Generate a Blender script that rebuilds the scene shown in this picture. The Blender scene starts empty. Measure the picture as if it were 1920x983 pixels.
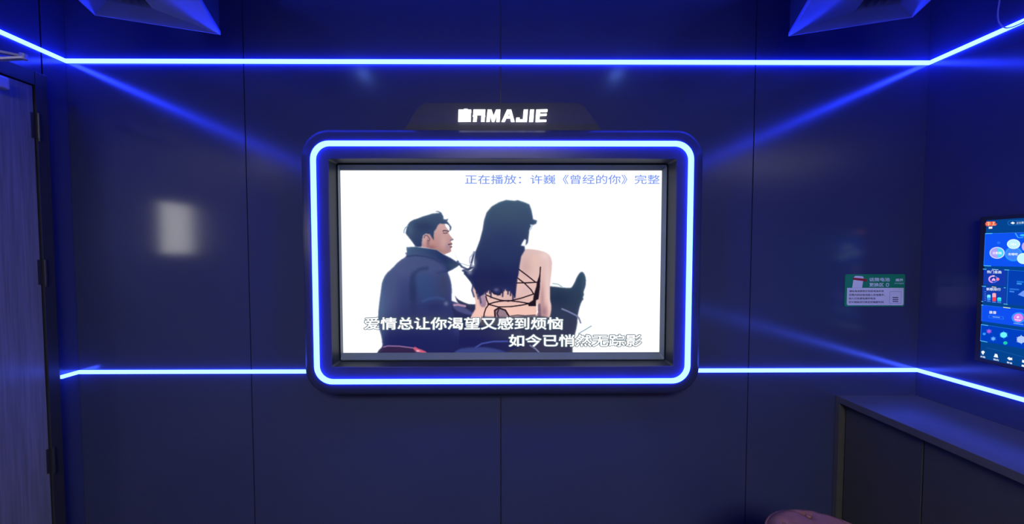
import bpy, bmesh, math, random
import numpy as np
from mathutils import Vector, Matrix

random.seed(7)
S = bpy.context.scene
COL = S.collection

# ------------------------------------------------------------------ camera
F, PITCH, YAW, ROLL, CX, CY = 566.4, 0.0293, 0.0044, -0.0008, 938.84, 491.5
EYE = Vector((0.0, 0.0, 1.5))
cyw, syw, cp, sp, cr, sr = math.cos(YAW), math.sin(YAW), math.cos(PITCH), math.sin(PITCH), math.cos(ROLL), math.sin(ROLL)
FWD = Vector((syw * cp, cyw * cp, -sp))
RT0 = Vector((cyw, -syw, 0))
UP0 = RT0.cross(FWD)
RT = RT0 * cr + UP0 * sr
UP = UP0 * cr - RT0 * sr
cam_d = bpy.data.cameras.new('camera')
cam = bpy.data.objects.new('camera', cam_d)
COL.objects.link(cam)
cam_d.sensor_fit = 'HORIZONTAL'
cam_d.sensor_width = 36.0
cam_d.lens = 36.0 * F / 1920.0
cam_d.shift_x = (960.0 - CX) / 1920.0
cam_d.clip_start = 0.02
M3 = Matrix((RT, UP, -FWD)).transposed()
cam.matrix_world = Matrix.Translation(EYE) @ M3.to_4x4()
S.camera = cam

# ------------------------------------------------------------------ world, exposure, light levels
wd = bpy.data.worlds.new('world'); S.world = wd
wd.use_nodes = True
wd.node_tree.nodes['Background'].inputs[0].default_value = (0.02, 0.03, 0.08, 1)
wd.node_tree.nodes['Background'].inputs[1].default_value = 0.1
S.view_settings.view_transform = 'Standard'
S.view_settings.look = 'None'
S.view_settings.gamma = 1.0
S.view_settings.use_curve_mapping = False
S.view_settings.exposure = 0.08
S.cycles.use_denoising = True
S.cycles.sample_clamp_indirect = 6.0
S.cycles.max_bounces = 8
STRIP_RGB = (0.62, 1.5, 44.0)       # what the upper blue light strips give off
STRIP_LOW = (0.60, 1.3, 15.0)       # the lower strips run dimmer
RING_RGB = (0.60, 1.6, 44.0)        # the ring round the television
FILL_LAMP = 21.0                   # added white fill lamp, unseen behind the camera
SCREEN_WHITE = 1.08                   # the television's white
DOOR_PANE = 5.0                      # lit corridor behind the door's pane
SIGN_WHITE = 2.2

# ------------------------------------------------------------------ room dimensions (metres)
YW = 1.6                 # front wall
XL, XR = -2.2368, 2.2475
YB = -2.6                # rear wall
ZC = 3.0


def ray(px, py):
    return FWD * F + RT * (px - CX) + UP * (CY - py)


def onY(px, py, Y):
    d = ray(px, py); return EYE + d * (Y / d.y)


def onX(px, py, X):
    d = ray(px, py); return EYE + d * (X / d.x)


def onZ(px, py, Z):
    d = ray(px, py); return EYE + d * ((Z - EYE.z) / d.z)


# ------------------------------------------------------------------ materials
def lin(c):
    return tuple(((v / 255.0) / 12.92 if v / 255.0 <= 0.04045 else ((v / 255.0 + 0.055) / 1.055) ** 2.4) for v in c)


MATS = {}


def mat(name, rgb, rough=0.5, metal=0.0, spec=0.5, noise=0.06, scale=8.0, stretch=(1, 1, 1), coat=0.0, bump=0.0):
    if name in MATS: return MATS[name]
    m = bpy.data.materials.new(name); m.use_nodes = True
    nt = m.node_tree; b = nt.nodes['Principled BSDF']
    tc = nt.nodes.new('ShaderNodeTexCoord'); mp = nt.nodes.new('ShaderNodeMapping')
    mp.inputs['Scale'].default_value = stretch
    nz = nt.nodes.new('ShaderNodeTexNoise'); nz.inputs['Scale'].default_value = scale; nz.inputs['Detail'].default_value = 4
    nt.links.new(tc.outputs['Object'], mp.inputs['Vector']); nt.links.new(mp.outputs['Vector'], nz.inputs['Vector'])
    rp = nt.nodes.new('ShaderNodeValToRGB')
    rp.color_ramp.elements[0].position = 0.3; rp.color_ramp.elements[1].position = 0.7
    rp.color_ramp.elements[0].color = tuple(max(0, v * (1 - noise)) for v in rgb) + (1,)
    rp.color_ramp.elements[1].color = tuple(v * (1 + noise) for v in rgb) + (1,)
    nt.links.new(nz.outputs['Fac'], rp.inputs['Fac']); nt.links.new(rp.outputs['Color'], b.inputs['Base Color'])
    b.inputs['Roughness'].default_value = rough; b.inputs['Metallic'].default_value = metal
    b.inputs['Specular IOR Level'].default_value = spec
    if coat:
        b.inputs['Coat Weight'].default_value = coat; b.inputs['Coat Roughness'].default_value = 0.15
    if bump:
        bp = nt.nodes.new('ShaderNodeBump'); bp.inputs['Strength'].default_value = bump; bp.inputs['Distance'].default_value = 0.002
        nt.links.new(nz.outputs['Fac'], bp.inputs['Height']); nt.links.new(bp.outputs['Normal'], b.inputs['Normal'])
    MATS[name] = m
    return m


def emit(name, rgb, s=1.0):
    if name in MATS: return MATS[name]
    m = bpy.data.materials.new(name); m.use_nodes = True
    nt = m.node_tree; nt.nodes.clear()
    o = nt.nodes.new('ShaderNodeOutputMaterial'); e = nt.nodes.new('ShaderNodeEmission')
    e.inputs[0].default_value = tuple(rgb) + (1,); e.inputs[1].default_value = s
    nt.links.new(e.outputs[0], o.inputs[0])
    MATS[name] = m
    return m


def emit_vcol(name):
    m = bpy.data.materials.new(name); m.use_nodes = True
    nt = m.node_tree; nt.nodes.clear()
    o = nt.nodes.new('ShaderNodeOutputMaterial'); e = nt.nodes.new('ShaderNodeEmission')
    a = nt.nodes.new('ShaderNodeAttribute'); a.attribute_name = 'picture'
    nt.links.new(a.outputs['Color'], e.inputs[0]); nt.links.new(e.outputs[0], o.inputs[0])
    return m


WALL = mat('satin_navy_wall_panel', (0.042, 0.052, 0.122), rough=0.18, spec=0.55, noise=0.05, scale=1.5)
GROOVE = mat('dark_panel_joint', (0.006, 0.006, 0.012), rough=0.7, spec=0.1)
JOINT_METAL = mat('thin_metal_joint_strip', (0.10, 0.09, 0.09), rough=0.28, metal=0.9)
CEIL = mat('painted_ceiling', (0.55, 0.55, 0.60), rough=0.6)
SOFFIT = mat('pale_ceiling_border', (0.85, 0.85, 0.88), rough=0.5)
FLOOR = mat('dark_grey_carpet', (0.07, 0.065, 0.07), rough=0.9, spec=0.1, scale=60, noise=0.3, bump=0.6)
DOORWOOD = mat('brushed_grey_wood_door', (0.17, 0.17, 0.20), rough=0.30, spec=0.5, noise=0.22, scale=10, stretch=(14, 14, 0.35))
DFRAME = mat('dark_door_frame', (0.026, 0.026, 0.030), rough=0.4)
HOUSING = mat('matt_dark_surround', (0.036, 0.042, 0.120), rough=0.34, spec=0.35)
LINING = mat('dark_recess_lining', (0.026, 0.032, 0.040), rough=0.5, spec=0.25)
BLACKPL = mat('black_plastic', (0.03, 0.03, 0.04), rough=0.35)
TVBEZEL = mat('dark_grey_television_bezel', (0.13, 0.17, 0.19), rough=0.45)
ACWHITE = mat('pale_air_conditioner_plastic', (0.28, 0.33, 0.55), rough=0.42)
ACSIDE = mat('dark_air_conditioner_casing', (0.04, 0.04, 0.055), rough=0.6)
BLADE = mat('shiny_louvre_blade', (0.55, 0.55, 0.62), rough=0.25, metal=0.6)
CAB = mat('dark_grey_laminate', (0.075, 0.072, 0.060), rough=0.34, spec=0.16, noise=0.08, scale=20)
CABDOOR = mat('charcoal_cabinet_door', (0.050, 0.050, 0.036), rough=0.55, spec=0.3, noise=0.08, scale=20)
LEATHER = mat('dusky_pink_leather', (0.22, 0.088, 0.030), rough=0.42, noise=0.12, scale=30, bump=0.15)
GREYMET = mat('satin_grey_metal', (0.42, 0.40, 0.42), rough=0.35, metal=0.3)
CABLE = mat('pale_grey_cable', (0.30, 0.30, 0.36), rough=0.5)
STRIP = emit('blue_light_strip', STRIP_RGB, 1.0); STRIPL = emit('blue_light_strip_dimmer', STRIP_LOW, 1.0); RING = emit('blue_light_ring', RING_RGB, 1.0)
SIGNE = emit('white_sign_letter', (1.0, 1.0, 1.0), SIGN_WHITE)


# ------------------------------------------------------------------ object helpers
def tag(o, label=None, cat=None, group=None, kind=None):
    if label: o['label'] = label
    if cat: o['category'] = cat
    if group: o['group'] = group
    if kind: o['kind'] = kind
    return o


def empty(name, loc, label, cat, group=None):
    o = bpy.data.objects.new(name, None); COL.objects.link(o)
    o.location = loc; o.empty_display_size = 0.1
    return tag(o, label, cat, group)


def link(name, me, mats, parent=None, smooth=False):
    o = bpy.data.objects.new(name, me); COL.objects.link(o)
    for m in (mats if isinstance(mats, (list, tuple)) else [mats]): me.materials.append(m)
    if smooth:
        for p in me.polygons: p.use_smooth = True
    if parent is not None:
        o.parent = parent
        pw = parent.matrix_basis.copy(); q = parent.parent
        while q is not None:
            pw = q.matrix_basis @ pw; q = q.parent
        # children that were built in world coordinates keep their place
        loc = pw.to_translation()
        me.transform(Matrix.Translation(-loc))
    return o


class MB:
    """collects shapes for one mesh"""
    def __init__(s): s.v = []; s.f = []; s.mi = []

    def add(s, vs, fs, mi=0):
        n = len(s.v); s.v += [tuple(v) for v in vs]; s.f += [tuple(i + n for i in f) for f in fs]; s.mi += [mi] * len(fs)
        return s

    def box(s, x0, x1, y0, y1, z0, z1, mi=0):
        vs = [(x, y, z) for x in (x0, x1) for y in (y0, y1) for z in (z0, z1)]
        return s.add(vs, [(0, 1, 3, 2), (4, 6, 7, 5), (0, 4, 5, 1), (2, 3, 7, 6), (0, 2, 6, 4), (1, 5, 7, 3)], mi)

    def loft(s, loops, mi=0, closed=True, cap0=False, cap1=False):
        n = len(loops[0]); vs = [p for l in loops for p in l]; fs = []
        for i in range(len(loops) - 1):
            for j in range(n if closed else n - 1):
                k = (j + 1) % n
                fs.append((i * n + j, i * n + k, (i + 1) * n + k, (i + 1) * n + j))
        if cap0: fs.append(tuple(range(n))[::-1])
        if cap1: fs.append(tuple((len(loops) - 1) * n + j for j in range(n)))
        return s.add(vs, fs, mi)

    def tube(s, pts, r, n=10, mi=0):
        pts = [Vector(p) for p in pts]; loops = []
        ref = Vector((0.13, 0.31, 0.94))
        for i, p in enumerate(pts):
            t = (pts[min(i + 1, len(pts) - 1)] - pts[max(i - 1, 0)]).normalized()
            a = t.cross(ref)
            if a.length < 1e-4: a = t.cross(Vector((1, 0, 0)))
            a.normalize(); b = t.cross(a)
            loops.append([p + (a * math.cos(2 * math.pi * k / n) + b * math.sin(2 * math.pi * k / n)) * r for k in range(n)])
        return s.loft(loops, mi, True, True, True)

    def build(s, name, mats, parent=None, smooth=False, bevel=0.0, seg=2):
        me = bpy.data.meshes.new(name); me.from_pydata(s.v, [], s.f)
        for p, m in zip(me.polygons, s.mi): p.material_index = m
        bm = bmesh.new(); bm.from_mesh(me)
        bmesh.ops.recalc_face_normals(bm, faces=bm.faces)
        if bevel:
            es = [e for e in bm.edges if len(e.link_faces) == 2 and e.calc_face_angle(0) > 0.6]
            bmesh.ops.bevel(bm, geom=es, offset=bevel, segments=seg, affect='EDGES', profile=0.5)
        bm.to_mesh(me); bm.free(); me.update()
        return link(name, me, mats, parent, smooth)


def curve_mesh(polys, extrude=0.0, bevel=0.0):
    """closed 2D outlines (holes by even-odd) -> mesh in XY, extruded along Z"""
    cu = bpy.data.curves.new('tmp', 'CURVE'); cu.dimensions = '2D'; cu.fill_mode = 'BOTH' if extrude else 'FRONT'
    cu.extrude = extrude; cu.bevel_depth = bevel
    for pl in polys:
        sp_ = cu.splines.new('POLY'); sp_.points.add(len(pl) - 1); sp_.use_cyclic_u = True
        for q, p in zip(sp_.points, pl): q.co = (p[0], p[1], 0, 1)
    o = bpy.data.objects.new('tmp', cu); COL.objects.link(o)
    dg = bpy.context.evaluated_depsgraph_get()
    me = bpy.data.meshes.new_from_object(o.evaluated_get(dg), depsgraph=dg)
    bpy.data.objects.remove(o); bpy.data.curves.remove(cu)
    me.materials.clear()
    return me


def text_mesh(body, offset=0.0):
    cu = bpy.data.curves.new('tmp', 'FONT'); cu.body = body; cu.size = 1; cu.offset = offset; cu.resolution_u = 3
    o = bpy.data.objects.new('tmp', cu); COL.objects.link(o)
    dg = bpy.context.evaluated_depsgraph_get()
    me = bpy.data.meshes.new_from_object(o.evaluated_get(dg), depsgraph=dg)
    bpy.data.objects.remove(o); bpy.data.curves.remove(cu)
    me.materials.clear()
    return me


def text_on(name, body, corners, mats, parent, lift, bold=0.0, grow_=0.0, steps=8, only=None):
    """flat lettering filling the quad corners = (top-left, top-right, bottom-left) in world space; bold thickens every stroke"""
    me = text_mesh(body)
    n_ = len(me.vertices); co_ = np.empty(n_ * 3, np.float32); me.vertices.foreach_get('co', co_); co_ = co_.reshape(-1, 3)
    fs = [tuple(p.vertices) for p in me.polygons]; bpy.data.meshes.remove(me)
    x0, y0 = co_[:, 0].min() - grow_, co_[:, 1].min() - grow_; x1, y1 = co_[:, 0].max() + grow_, co_[:, 1].max() + grow_
    if only:                        # keep the words between two character positions
        fs = [f for f in fs if only[0] <= co_[f[0], 0] < only[1]]
        used = sorted({i for f in fs for i in f}); nw = {o_: n2 for n2, o_ in enumerate(used)}
        co_ = co_[used]; fs = [tuple(nw[i] for i in f) for f in fs]
    tl, tr, bl = [Vector(c) for c in corners]
    ex, ey = tr - tl, bl - tl
    nrm = ex.cross(-ey).normalized()
    offs = [(0, 0)]
    if bold: offs = [(bold * math.cos(2 * math.pi * k / steps), bold * math.sin(2 * math.pi * k / steps)) for k in range(steps)]
    mb = MB()
    for q, (ox, oy) in enumerate(offs):
        vs = [tl + ex * ((c[0] + ox - x0) / (x1 - x0)) + ey * ((y1 - c[1] - oy) / (y1 - y0)) + nrm * (lift + 0.00002 * q) for c in co_]
        mb.add(vs, fs)
    m_ = bpy.data.meshes.new(name); m_.from_pydata(mb.v, [], mb.f); m_.update()
    return link(name, m_, mats, parent)


def poly_on(pts, mb, mi=0):
    mb.add(pts, [tuple(range(len(pts)))], mi)


def rrect(x0, x1, z0, z1, r, n=8):
    out = []
    for cx, cz, a0 in ((x1 - r, z1 - r, 0), (x0 + r, z1 - r, 90), (x0 + r, z0 + r, 180), (x1 - r, z0 + r, 270)):
        for k in range(n + 1):
            a = math.radians(a0 + 90.0 * k / n)
            out.append((cx + r * math.cos(a), cz + r * math.sin(a)))
    return out


def smooth_poly(pts, it=2):
    pts = [tuple(p) for p in pts]
    for _ in range(it):
        out = []
        for i in range(len(pts)):
            a, b = pts[i], pts[(i + 1) % len(pts)]
            out.append((a[0] * .75 + b[0] * .25, a[1] * .75 + b[1] * .25))
            out.append((a[0] * .25 + b[0] * .75, a[1] * .25 + b[1] * .75))
        pts = out
    return pts


# ================================================================== the room
def structure(o): return tag(o, kind='structure')


xs1 = onY(466, 490, YW).x; xs2 = onY(938.6, 120, YW).x; xs3 = onY(1408, 490, YW).x
g = 0.0028
m = MB()
edges = [XL, xs1 - g, xs1 + g, xs2 - g, xs2 + g, xs3 - g, xs3 + g, XR]
for i in range(0, 8, 2): m.box(edges[i], edges[i + 1], YW, YW + 0.02, 0, ZC)
m.box(XL - 0.05, XR + 0.05, YW + 0.012, YW + 0.06, 0, ZC, 1)
structure(m.build('wall_front', [WALL, GROOVE]))
m = MB(); m.box(xs2 - 0.0022, xs2 + 0.0022, YW + 0.0005, YW + 0.0118, 0.0, ZC - 0.001)
structure(m.build('trim_1', JOINT_METAL))
ys1 = onX(76, 70, XL).y
m = MB()
for a, b in ((ys1 + g, YW - 0.0005), (YB, ys1 - g)): m.box(XL - 0.02, XL, a, b, 0, ZC)
m.box(XL - 0.06, XL - 0.012, YB, YW, 0, ZC, 1)
structure(m.build('wall_left', [WALL, GROOVE]))
m = MB(); m.box(XR, XR + 0.06, YB, YW - 0.0005, 0, ZC)
structure(m.build('wall_right', WALL))
m = MB(); m.box(XL - 0.06, XR + 0.06, YB - 0.06, YB - 0.0005, 0, ZC)
structure(m.build('wall_rear', WALL))
m = MB(); m.box(XL - 0.06, XR + 0.06, YB - 0.06, YW + 0.06, -0.06, -0.0005)
structure(m.build('floor', FLOOR))
m = MB(); m.box(XL - 0.06, XR + 0.06, YB - 0.06, YW + 0.06, ZC + 0.0005, ZC + 0.06)
structure(m.build('ceiling', CEIL))
m = MB(); m.box(-1.38, 1.43, YW - 0.27, YW - 0.001, ZC - 0.03, ZC - 0.0005)
structure(m.build('trim_2', SOFFIT, bevel=0.004))

# ------------------------------------------------------------------ television surround (largest object)
YF, YO = 1.46, 1.50


def rect_px(l, r, t, b, Y):
    ymid = (t + b) / 2
    return onY(l, ymid, Y).x, onY(r, ymid, Y).x, onY((l + r) / 2, b, Y).z, onY((l + r) / 2, t, Y).z


def loop_px(l, r, t, b, Y, rad, n=10):
    x0, x1, z0, z1 = rect_px(l, r, t, b, Y)
    return [(x, Y, z) for x, z in rrect(x0, x1, z0, z1, rad, n)]


def grow(loop, d, Y):
    xs = [p[0] for p in loop]; zs = [p[2] for p in loop]
    cx, cz = (min(xs) + max(xs)) / 2, (min(zs) + max(zs)) / 2
    hx, hz = (max(xs) - min(xs)) / 2, (max(zs) - min(zs)) / 2
    return [(cx + (p[0] - cx) * (hx + d) / hx, Y, cz + (p[2] - cz) * (hz + d) / hz) for p in loop]


sur = empty('screen_surround', (0, YW, 1.0), 'dark rounded wall-mounted surround with a blue light ring and lit lettering on its header', 'frame')
outer = loop_px(569, 1314, 243.5, 739, YO, 0.135)
ledo = loop_px(586.5, 1296.5, 264.8, 719.3, YF, 0.088)
ledi = loop_px(595.7, 1287.3, 274.3, 710.6, YF, 0.066)
inn = loop_px(617.5, 1267, 297, 688.5, YF, 0.012)
a_ = []


def mix(l0, l1, t, Y): return [(p[0] * (1 - t) + q[0] * t, Y, p[2] * (1 - t) + q[2] * t) for p, q in zip(l0, l1)]


hs = MB()
hs.loft([grow(outer, 0, YW - 0.0005), grow(outer, 0, YO + 0.004), mix(outer, ledo, 0.10, YO - 0.010), mix(outer, ledo, 0.30, YO - 0.021),
         mix(outer, ledo, 0.60, YO - 0.031), mix(outer, ledo, 0.85, YO - 0.037), mix(outer, ledo, 1.0, YF + 0.002),
         mix(ledo, ledi, 0.02, YF + 0.010), mix(ledo, ledi, 0.98, YF + 0.010), mix(ledi, inn, 0.0, YF + 0.001),
         mix(ledi, inn, 0.96, YF + 0.004), grow(inn, 0, YF + 0.008)])
hs.build('housing', HOUSING, sur, smooth=False)
# smooth only the rolled outer edge reads fine with flat facets of this size
ln = MB(); ln.loft([grow(inn, 0, YF + 0.008), grow(inn, -0.002, YW - 0.002)])
ln.build('recess_lining', LINING, sur)
rg = MB()
rg.loft([mix(ledo, ledi, 0.06, YF + 0.0095), mix(ledo, ledi, 0.03, YF - 0.007), mix(ledo, ledi, 0.16, YF - 0.011), mix(ledo, ledi, 0.5, YF - 0.012), mix(ledo, ledi, 0.84, YF - 0.011),
         mix(ledo, ledi, 0.97, YF - 0.007), mix(ledo, ledi, 0.94, YF + 0.0095)])
tag(rg.build('light_ring', RING, sur, smooth=True), 'glowing blue rounded-rectangle light ring')

hb_px = [(757.5, 243.5), (775, 214), (781, 204.5), (788.5, 197), (800, 192.5), (1081, 192.5), (1092.5, 197), (1100, 204.5), (1107, 214), (1127.8, 243.5), (1127.8, 252), (757.5, 252)]
YH = YO + 0.004
front = [onY(x, y, YH) for x, y in hb_px]
hb = MB(); hb.loft([[(p.x, YW - 0.0005, p.z) for p in front], [(p.x, YH + 0.003, p.z) for p in front], [(p.x * 0.997, YH, p.z - 0.0015) for p in front]], 0, True, True, True)
board = hb.build('header_board', mat('matt_dark_header', (0.036, 0.036, 0.055), rough=0.45, spec=0.3), sur)

# letters of the lit sign, traced in the sign's own plane
YT = YH - 0.011
LET = {
    'first': ([[(183, 145), (270, 145), (278, 133), (335, 133), (342, 145), (400, 148), (396, 170), (402, 190), (392, 195), (390, 348), (175, 351)],
               [(234, 178), (246, 178), (246, 192), (234, 192)], [(290, 181), (330, 181), (326, 192), (294, 192)]]),
    'second': ([[(438, 144), (640, 144), (634, 238), (640, 256), (632, 262), (626, 350), (566, 350), (572, 236), (500, 236), (490, 348), (428, 350), (440, 268), (424, 260), (432, 240)],
                [(494, 170), (514, 170), (512, 184), (493, 184)], [(492, 200), (510, 200), (508, 212), (490, 212)], [(558, 172), (578, 172), (576, 186), (557, 186)], [(558, 202), (578, 202), (576, 214), (558, 214)]]),
    'm': ([[(680, 146), (746, 146), (782, 254), (824, 146), (898, 144), (886, 352), (828, 352), (836, 240), (794, 352), (752, 352), (726, 252), (716, 350), (658, 352)]]),
    'a': ([[(1012, 146), (1084, 146), (1140, 352), (1082, 352), (1068, 292), (1000, 292), (972, 352), (918, 352)], [(1046, 208), (1062, 252), (1024, 252)]]),
    'j': ([[(1298, 146), (1370, 144), (1352, 352), (1164, 352), (1170, 284), (1228, 284), (1226, 314), (1284, 314)]]),
    'i': ([[(1408, 146), (1474, 144), (1460, 352), (1390, 352)]]),
    'e': ([[(1514, 146), (1696, 140), (1706, 148), (1704, 176), (1694, 182), (1582, 184), (1576, 220), (1686, 214), (1692, 222), (1690, 246), (1572, 252), (1566, 320), (1680, 318), (1686, 326), (1684, 350), (1500, 354)]]),
}
for nm, polys in LET.items():
    pp = []
    for pl in polys:
        pts = [onY(840 + x / 9.143, 190 + y / 9.143, YT) for x, y in pl]
        pp.append([(p.x, p.z) for p in pts])
    me = curve_mesh(pp, extrude=0.003)
    for v in me.vertices: v.co = Vector((v.co.x, YT - v.co.z, v.co.y))
    me.flip_normals()
    link('letter', me, SIGNE, board)

# ------------------------------------------------------------------ television in the recess
YS = 1.560
tv = empty('television', (0, YW - 0.01, 1.0), 'wide flat television playing a music video inside the lit surround', 'television')
sl, sr_, st, sb = 640.8, 1238.7, 319.8, 661.2
sx0, sx1, sz0, sz1 = rect_px(sl, sr_, st, sb, YS)
bi = [(x, YS, z) for x, z in rrect(sx0, sx1, sz0, sz1, 0.001, 1)]
ix = [p[0] for p in inn]; iz = [p[2] for p in inn]
bo_ = rrect(min(ix) + 0.004, max(ix) - 0.004, min(iz) + 0.004, max(iz) - 0.004, 0.004, 1)
bz = MB()
bz.loft([[(x, YW - 0.003, z) for x, z in bo_], [(x, YS - 0.018, z) for x, z in bo_],
         [(x * 0.997, YS - 0.022, 1.5 + (z - 1.5) * 0.99) for x, z in bo_], bi, grow(bi, 0, YS + 0.02)])
bz.build('bezel', TVBEZEL, tv)

# picture on the screen: colours of a still from the video, painted with lens bloom on a fine grid
W, H = 604, 342


def uvpx(x, y):
    p = onY(x, y, YS); return ((p.x - sx0) / (sx1 - sx0) * W, (sz1 - p.z) / (sz1 - sz0) * H)


IMG = np.ones((H, W, 3)) * 1.0
jj, ii = np.mgrid[0:H, 0:W]


def blur(a, s):
    if s <= 0: return a
    r = int(3 * s) + 1
    k = np.exp(-0.5 * (np.arange(-r, r + 1) / s) ** 2); k /= k.sum()
    b = np.pad(a, ((r, r), (r, r)), mode='edge')
    b = sum(k[t] * b[t:t + a.shape[0], :] for t in range(2 * r + 1))
    return sum(k[t] * b[:, t:t + a.shape[1]] for t in range(2 * r + 1))


def mask(pts, soft=0.8):
    P = np.array(pts); ss = 2
    gy, gx = np.mgrid[0:H * ss, 0:W * ss]; gx = (gx + .5) / ss; gy = (gy + .5) / ss
    x0, x1 = int(max(0, (P[:, 0].min() - 1) * ss)), int(min(W * ss, (P[:, 0].max() + 2) * ss))
    y0, y1 = int(max(0, (P[:, 1].min() - 1) * ss)), int(min(H * ss, (P[:, 1].max() + 2) * ss))
    full = np.zeros((H * ss, W * ss))
    if x1 <= x0 or y1 <= y0: return full[::ss, ::ss]
    X, Y = gx[y0:y1, x0:x1], gy[y0:y1, x0:x1]; ins = np.zeros(X.shape, bool)
    for i in range(len(P)):
        xa, ya = P[i]; xb, yb = P[(i + 1) % len(P)]
        if ya == yb: continue
        c = ((ya > Y) != (yb > Y)) & (X < (xb - xa) * (Y - ya) / (yb - ya) + xa); ins ^= c
    full[y0:y1, x0:x1] = ins
    f = full.reshape(H, ss, W, ss).mean((1, 3))
    return blur(f, soft)


def Z(ox, oy, s, pts): return [uvpx(ox + x / s, oy + y / s) for x, y in pts]


LAST = np.ones((H, W))


def paint(mk, c0, c1=None, axis='y', lo=0, hi=1, keep=True):
    global IMG, LAST
    if keep: LAST = mk
    c0 = np.array(c0) / 255.0; c1 = c0 if c1 is None else np.array(c1) / 255.0
    t = ((jj if axis == 'y' else ii) - lo) / max(1e-6, hi - lo); t = np.clip(t, 0, 1)[..., None]
    IMG = IMG * (1 - mk[..., None]) + (c0 * (1 - t) + c1 * t) * mk[..., None]


def stroke(pts, w, col, soft=0.6):
    d = np.full((H, W), 1e9); P = np.array(pts)
    for a, b in zip(P[:-1], P[1:]):
        ab = b - a; L = (ab ** 2).sum() + 1e-9
        t = np.clip(((ii + .5 - a[0]) * ab[0] + (jj + .5 - a[1]) * ab[1]) / L, 0, 1)
        d = np.minimum(d, np.hypot(ii + .5 - a[0] - t * ab[0], jj + .5 - a[1] - t * ab[1]))
    paint(np.clip((w - d) / soft + 0.5, 0, 1), col, keep=False)


def blob(x, y, rx, ry, col, op=0.6):
    u, v = uvpx(x, y)
    paint(LAST * op * np.exp(-(((ii - u) / rx) ** 2 + ((jj - v) / ry) ** 2)), col, keep=False)


A = lambda p: Z(740, 380, 7.564, p)      # man's head
B = lambda p: Z(700, 480, 5.175, p)      # man's coat
C_ = lambda p: Z(860, 365, 5.174, p)     # woman's hair
for q_ in ([(150, 560), (130, 640), (110, 720), (40, 738)], [(150, 700), (90, 730), (30, 700), (-10, 650)], [(160, 760), (110, 800), (60, 770)], [(180, 850), (140, 880), (130, 930), (150, 990)],
           [(60, 760), (120, 840), (170, 930), (190, 1010)], [(150, 880), (200, 960), (215, 1050)]): stroke(C_(q_), 1.2, (58, 64, 104), 3)
D = lambda p: Z(880, 480, 5.175, p)      # woman's back and horse
# horse
horse = smooth_poly(D([(700, 300), (790, 296), (840, 300), (880, 306), (960, 312), (990, 312), (1020, 262), (1050, 192), (1085, 150), (1112, 165), (1132, 218), (1130, 290),
                       (1106, 350), (1114, 380), (1100, 400), (1110, 422), (1090, 440), (1066, 510), (1052, 580), (1046, 680), (1014, 800), (1000, 860), (1000, 960), (-200, 960), (-200, 480), (100, 470), (600, 580)]), 1)
paint(mask(horse, 0.9), (44, 66, 92), (50, 50, 78), 'y', 200, 330)
blob(1045, 560, 26, 18, (30, 40, 70), .6); blob(1093, 530, 5, 20, (62, 80, 104), .5); blob(1040, 640, 40, 25, (62, 62, 88), .6)
stroke(D([(900, 515), (960, 540), (1040, 580), (1064, 605), (1080, 650)]), 1.5, (118, 122, 162), 1.6)
stroke(D([(1185, 680), (1120, 720), (1060, 755)]), 0.9, (120, 150, 165))
stroke(D([(810, 268), (860, 275), (900, 300)]), 1.0, (150, 180, 195), 2)
# lower dark mass: legs and saddle
low = B([(740, 430), (800, 452), (850, 470), (940, 475), (1030, 470), (1160, 500), (1400, 600), (1500, 960), (300, 960), (300, 600)])
paint(mask(smooth_poly(low, 1), 1.0), (44, 48, 88), (32, 34, 84), 'y', 230, 340)
blob(880, 640, 70, 12, (24, 28, 88), .7); blob(990, 625, 60, 14, (72, 74, 92), .7); blob(1010, 655, 40, 8, (60, 60, 84), .6)
paint(mask(smooth_poly(B([(760, 440), (830, 470), (900, 510), (1010, 580), (900, 570), (780, 520)]), 1), 1.2), (74, 78, 128))
paint(mask(smooth_poly(B([(785, 372), (815, 420), (870, 448), (940, 474), (1040, 478), (1040, 560), (930, 520), (860, 480), (815, 455)]), 1), .8), (44, 46, 80))
stroke(B([(785, 478), (820, 474), (890, 488)]), 2.0, (176, 140, 170), 2)
stroke(D([(60, 890), (120, 852), (230, 832), (370, 830)]), 1.4, (66, 80, 160), 1.8)
stroke(D([(590, 870), (640, 900), (675, 935)]), 1.4, (120, 122, 160), 1.6)
paint(mask(smooth_poly(D([(-120, 905), (40, 885), (200, 890), (360, 930), (380, 960), (-160, 960)]), 1), 1.2), (56, 66, 130))
# coat
coat = B([(300, -40), (330, 2), (250, 52), (185, 122), (122, 176), (86, 250), (76, 330), (60, 450), (48, 560), (50, 680), (86, 800), (90, 890), (44, 945), (60, 980), (820, 980), (840, 700), (770, 560), (757, 440), (763, 310), (746, 220), (716, 150), (716, 60), (640, -40)])
cm = mask(smooth_poly(coat, 1), 1.0)
paint(cm, (70, 80, 128), (30, 34, 88), 'y', 160, 330)
blob(728, 560, 22, 50, (80, 96, 140), .55); blob(713, 590, 12, 70, (90, 120, 150), .5); blob(755, 500, 30, 22, (88, 94, 142), .5)
blob(800, 545, 26, 26, (46, 70, 118), .7); blob(830, 535, 12, 34, (56, 62, 92), .5); blob(775, 540, 6, 36, (36, 44, 84), .8)
blob(815, 575, 22, 9, (38, 44, 96), .7); stroke(B([(480, 440), (540, 415), (620, 405), (680, 420)]), 2.0, (54, 76, 130), 5)
blob(770, 605, 60, 12, (74, 80, 98), .65); blob(760, 640, 60, 14, (28, 32, 92), .6); blob(836, 569, 4, 4, (110, 120, 160), .8); blob(858, 615, 10, 12, (60, 68, 130), .6)
paint(mask(smooth_poly(B([(30, 950), (60, 905), (100, 880), (140, 872), (250, 876), (370, 890), (425, 902), (490, 938), (500, 970), (30, 970)]), 1), .8), (62, 42, 84), (46, 34, 70), 'y', 318, 342)
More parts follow.
